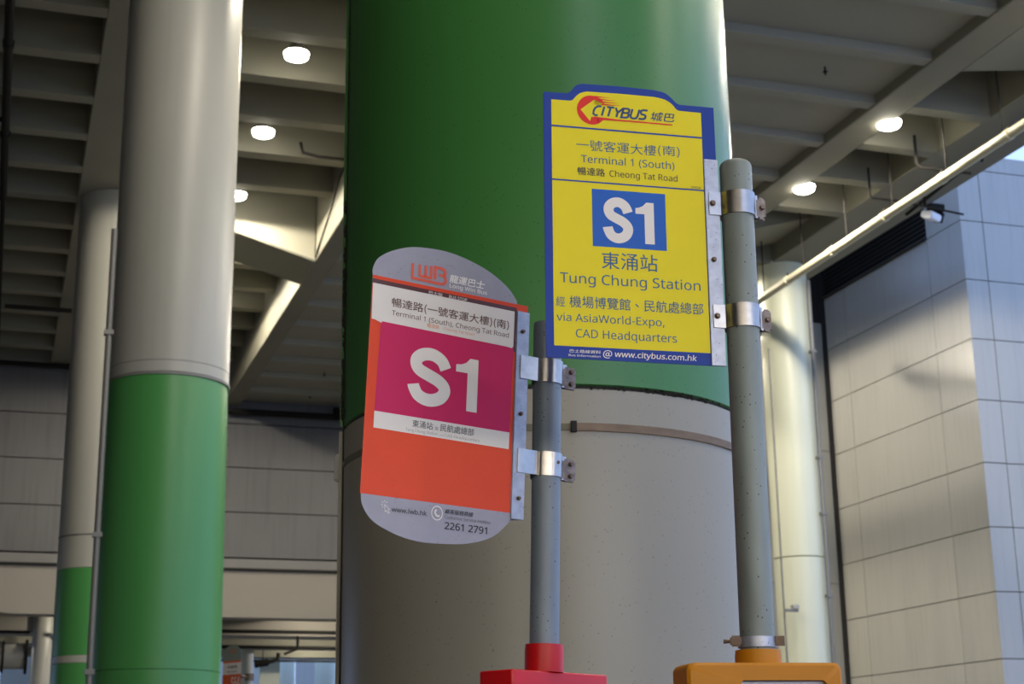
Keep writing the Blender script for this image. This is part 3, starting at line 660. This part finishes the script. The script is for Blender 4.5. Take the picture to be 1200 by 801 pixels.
# ================================================================== BUS STOP, yellow and blue sign
S2 = sframe([[0.99551, 0.09439, 0.00682], [-0.09435, 0.99552, -0.0058], [-0.00734, 0.00513, 0.99996]], (.88802, 2.49846, 2.81389))
st2 = empty('bus_stop', (1.25, 2.465, 0), 'bus stop on a mustard timetable box with the yellow and blue S1 sign', 'bus stop')
P2a, P2b = Vector((1.2449, 2.467, 1.82)), Vector((1.2515, 2.463, 2.706))
dr2 = (P2b-P2a)/(P2b.z-P2a.z); foot2 = P2a-dr2*1.82; R2 = .0297
cappole('pole', foot2, P2b, R2, M['poleb'], st2, True)
o2 = [(0, 501), (0, 2), (2, -1.6)]+[(45, -2.6)]+smooth_pts([(45, -2.6), (52, -7), (58.8, -16.5), (66, -21.5), (75.3, -24)], 4)+[(141, -25.5), (208, -24.4)]+smooth_pts([(208, -24.4), (231, -21.2), (245, -12), (254, -2.5), (261.8, .8)], 4)+[(328, .8), (330.8, 501)]
pl2 = plate(S2, st2, o2, M['blue'])
yl = [(14.2, 478.8), (14.6, 12.4), (50, 12)]+smooth_pts([(50, 12), (55, 10.4), (61, 3), (70, -5), (82, -9.2)], 4)+[(140, -10.6), (211, -10.4)]+smooth_pts([(211, -10.4), (232, -7), (246, 1), (254, 10.5), (260, 13.2)], 4)+[(302.6, 13.6), (302.6, 478)]
panel(S2, pl2, yl, M['yellow'], .0012)
panel(S2, pl2, rect(14, 62.2, 303, 65.6), M['blue'], .0014); panel(S2, pl2, rect(14, 166.8, 304, 169.8), M['blue'], .0014)
panel(S2, pl2, rect(88, 181, 227, 290.5), M['bluebox'], .0014)
for body, u0, v, u1, h, m, f, bo, sh, full in (
    ('城巴', 203.6, 37.8, 250.2, 17.8, 'navyink', F_NOTO, .03, .2, True),
    ('一號客運大樓', 60.3, 107.8, 212.5, 21.4, 'slateink', F_NOTO, 0, 0, True), ('(南)', 216.2, 107.6, 258, 22.4, 'slateink', F_NOTO, 0, 0, True),
    ('Terminal 1 (South)', 68.9, 131.4, 246.8, 14.2, 'slateink', F_INTER, .012, 0, False), ('暢達路', 62, 156.2, 113.6, 15.4, 'darkink', F_NOTO, .018, 0, True), ('Cheong Tat Road', 122, 154.8, 251.9, 11.8, 'darkink', F_INTER, .008, 0, False),
    ('2095A', 277, 165.6, 296.7, 4.2, 'darkink', F_INTER, 0, 0, False),
    ('東涌站', 103.7, 332, 208.4, 32, 'slateink', F_NOTO, .008, 0, True), ('Tung Chung Station', 26.1, 362.4, 288.2, 18.4, 'slateink', F_INTER, .01, 0, False),
    ('經', 18.5, 407, 34.6, 18, 'slateink', F_NOTO, .004, 0, True), ('機場博覽館', 43, 407.8, 155.2, 22, 'slateink', F_NOTO, .008, 0, True), ('、', 164, 401, 171.2, 7, 'slateink', F_NOTO, .01, 0, True),
    ('民航處總部', 180.9, 407.8, 291.9, 22, 'slateink', F_NOTO, .008, 0, True),
    ('via AsiaWorld-Expo,', 18.9, 433.4, 217.7, 14.4, 'slateink', F_INTER, .008, 0, False), ('CAD Headquarters', 53.6, 462.2, 240, 15.2, 'slateink', F_INTER, .008, 0, False),
    ('巴士路線資料', 41.7, 490.4, 98.2, 6.0, 'label', F_NOTO, .012, .1, True), ('Bus Information', 39.9, 497.0, 98, 3.7, 'label', F_INTER, .025, 0, False),
    ('@', 102.6, 497.6, 119.1, 14.6, 'label', F_NOTO, .02, 0, True), ('www.citybus.com.hk', 124.4, 494, 275.9, 10.0, 'label', F_INTER, .035, .12, False)):
    lettering(S2, pl2, body, u0, v, u1, h, M[m], f, bo, sh, full)
stroke(S2, pl2, [big_s(107.2, 164, 194.5, 281.5, 18.5)], 18.5, M['label'], .0018, 'route_letter')
panel(S2, pl2, big_one(169.5, 204.3, 200.5, 280, 18), M['label'], .0018, 'route_number')
# round arrow logo
panel(S2, pl2, circ(90.8, 27, 27.6, 28.8, 48, math.radians(38), math.radians(302)) + [(108.5, 2.5), (112.5, 7.0), (115.4, 12.0), (100, 15), (100, 36), (112, 43.5)], M['red'], .0015, 'logo')
panel(S2, pl2, [(69.8, 27.5), (96, 6), (94.8, 15.5), (130, 18), (130, 41.5), (90, 40.5), (87.3, 49)], M['yellow'], .0016, 'logo')
panel(S2, pl2, [(92, 39.2), (140, 41.2), (245.6, 41.8), (245.6, 44.2), (140, 44.4), (108, 45)], M['red'], .0017, 'logo')
for u0, u1, v in ((96, 126, -.4), (103, 136, 4.4), (107, 141, 9.2), (110, 146, 13.8)):
    panel(S2, pl2, [(u0, v-1.4), (u0, v+1.6), (u0+6, v+1.4), (u1, v+.2), (u1, v-.2)], M['red'], .0017, 'logo')
# seven italic capitals drawn as strokes
def ital(paths, u0, wd_, v0=18.2, v1=36.8, sl=.30):
    return [[(u0+x*wd_+(1-y)*(v1-v0)*sl, v0+y*(v1-v0)) for x, y in P] for P in paths]
C1 = [[(1.0, .0), (.45, .02), (.12, .22), (.02, .55), (.12, .88), (.45, .99), (.86, .98)]]
Ic = [[(0, 0), (0, 1)]]; Tc = [[(0, .02), (1, .02)], [(.5, .02), (.5, 1)]]; Yc = [[(0, 0), (.42, .52), (.42, 1)], [(1, 0), (.42, .52)]]
Bc = [[(.75, .48), (.92, .36), (.92, .12), (.72, .02), (.06, .02), (.06, .98), (.78, .98), (1, .86), (1, .62), (.75, .48), (.06, .48)]]
Uc = [[(0, 0), (0, .72), (.12, .92), (.35, .99), (.68, .99), (.90, .92), (1, .72), (1, 0)]]
Sc = [[(1, .02), (.3, .02), (.06, .12), (.06, .34), (.25, .48), (.74, .52), (.94, .64), (.94, .86), (.7, .98), (0, .98)]]
paths = []
for P, u0, wd_ in ((C1, 91.8, 12.2), (Ic, 109.8, 1), (Tc, 115.0, 14), (Yc, 131.5, 15), (Bc, 146, 13.6), (Uc, 163.6, 13.4), (Sc, 180.4, 12.6)): paths += ital(P, u0, wd_)
stroke(S2, pl2, paths, 3.9, M['navyink'], .0020, 'lettering')
sp2 = strip(S2, st2, 303.6, 330.5, 106.5, 501)
for v, u in ((302, 315),): bolt(S2, sp2, u, v, .005, .0042)
for v0, v1 in ((172, 216), (388, 431)):
    pu, pd = pole_in(S2, P2a, P2b, (v0+v1)/2)
    clamp(S2, st2, v0, v1, 309.5, pu, pd, R2, pu*1000+53, pu*1000+38, ((316, (v0+v1)/2),), ((pu*1000+46, (v0+v1)/2+2),))
# mustard socket, hose clip and box
ax2 = lambda z: foot2+dr2*z
cappole('socket', ax2(1.787), ax2(1.812), .0395, M['mustard'], st2, False)
hc = cappole('hose_clip', ax2(1.815), ax2(1.834), .0335, M['galv'], st2, False)
mt = Matrix.Translation(ax2(1.825)) @ Matrix.Rotation(-.47, 4, 'Z')
bm = bmesh.new(); bm_box(bm, -.046, -.026, -.034, -.020, -.009, .009, mt); bmesh.ops.bevel(bm, geom=bm.edges[:], offset=.003, segments=2, affect='EDGES'); mesh_obj('clip_screw', bm, M['bolt'], hc)
bm = bmesh.new(); bm_box(bm, .030, .046, -.016, -.004, -.008, .008, mt); mesh_obj('clip_ear', bm, M['bolt'], hc)
bm = bmesh.new(); bmesh.ops.create_cone(bm, cap_ends=True, segments=10, radius1=.004, radius2=.003, depth=.012, matrix=mt @ Matrix.Translation((-.051, -.027, 0)) @ Matrix.Rotation(math.pi/2, 4, 'Y')); mesh_obj('clip_screw', bm, M['bolt'], hc)
YB = math.radians(-6)
def ring_frame():
    w_, d_, z0, z1 = .274, .085, 1.13, 1.787
    def rr(x0, x1, za, zb, r, n=6):
        o = []
        for cx_, cz, s in ((x1-r, zb-r, 0), (x0+r, zb-r, 90), (x0+r, za+r, 180), (x1-r, za+r, 270)):
            for i in range(n+1): a = math.radians(s+90*i/n); o.append((cx_+r*math.cos(a), cz+r*math.sin(a)))
        return o
    outer = rr(-w_/2, w_/2, z0, z1, .014); inner = rr(-w_/2+.092, w_/2-.030, z0+.03, z1-.029, .008)
    inset = rr(-w_/2+.005, w_/2-.005, z0+.005, z1-.005, .012)
    bm = bmesh.new(); L = []
    for poly, y in ((inset, d_/2), (outer, d_/2-.005), (outer, -d_/2+.005), (inset, -d_/2), (inner, -d_/2), (inner, -d_/2+.012)):
        L.append([bm.verts.new((x, y, z)) for x, z in poly])
    n = len(outer)
    for a, b in zip(L, L[1:]):
        for k in range(n): bm.faces.new((a[k], a[(k+1) % n], b[(k+1) % n], b[k]))
    bm.faces.new(L[0])
    return bm
mt2 = Matrix.Translation((1.238, 2.4615, 0)) @ Matrix.Rotation(YB, 4, 'Z')
b2 = mesh_obj('timetable_box', ring_frame(), M['mustard'], st2, mt2, smooth=True)
bm = bmesh.new(); bm_box(bm, -.044, .107, -.0325, -.030, 1.165, 1.757); mesh_obj('timetable_sheet', bm, M['paper'], b2, mt2)
bm = bmesh.new(); bm_box(bm, -.040, .104, -.0335, -.0326, 1.70, 1.7505); mesh_obj('sheet_header', bm, M['paperb'], b2, mt2)
tube('foot_plate', [foot2, foot2+Vector((0, 0, .02))], .12, M['trim'], st2, 24)

# ================================================================== far bus stop
st3 = empty('bus_stop', (2.1, 13.84, 0), 'small distant bus stop sign with a rounded grey top, beside the left green pillar', 'bus stop')
S3 = Matrix.Translation((1.915, 13.98, 2.70)) @ Matrix.Rotation(math.radians(-59), 4, 'Z')
tube('pole', [(2.125, 13.84, 0), (2.125, 13.84, 2.70)], .03, M['pwhite'], st3, 16)
hd = smooth_pts([(0, 0), (3, -20), (40, -55), (110, -70), (185, -60), (240, -20), (245, 0)], 5)
p3 = plate(S3, st3, hd+[(245, 440), (0, 440)], M['farsilver'])
panel(S3, p3, rect(0, 60, 245, 76), M['farorange'], .0012); panel(S3, p3, rect(0, 76, 245, 175), M['label'], .0012); panel(S3, p3, rect(0, 175, 245, 440), M['farorange'], .0012)
lettering(S3, p3, '赤鱲角', 60, 125, 190, 26, M['blackink'], F_NOTO, .02, 0, True); lettering(S3, p3, 'S64', 120, 290, 230, 90, M['label'], F_INTER, .03, 0, False)
lettering(S3, p3, 'Airport', 60, 160, 190, 18, M['blackink'], F_INTER, .01, 0, False); panel(S3, p3, rect(120, 330, 230, 390), M['label'], .0014)
stroke(S3, p3, [circ(130, -22, 26, 14, 16)], 8, M['farorange'], name='logo')
for z in (2.5, 2.05): tube('clamp', [(2.125, 13.84, z-.03), (2.125, 13.84, z+.03)], .04, M['bolt'], st3, 16)
tube('clamp_arm', [(2.125, 13.84, 2.5), (2.045, 13.775, 2.5)], .012, M['bolt'], st3, 8)
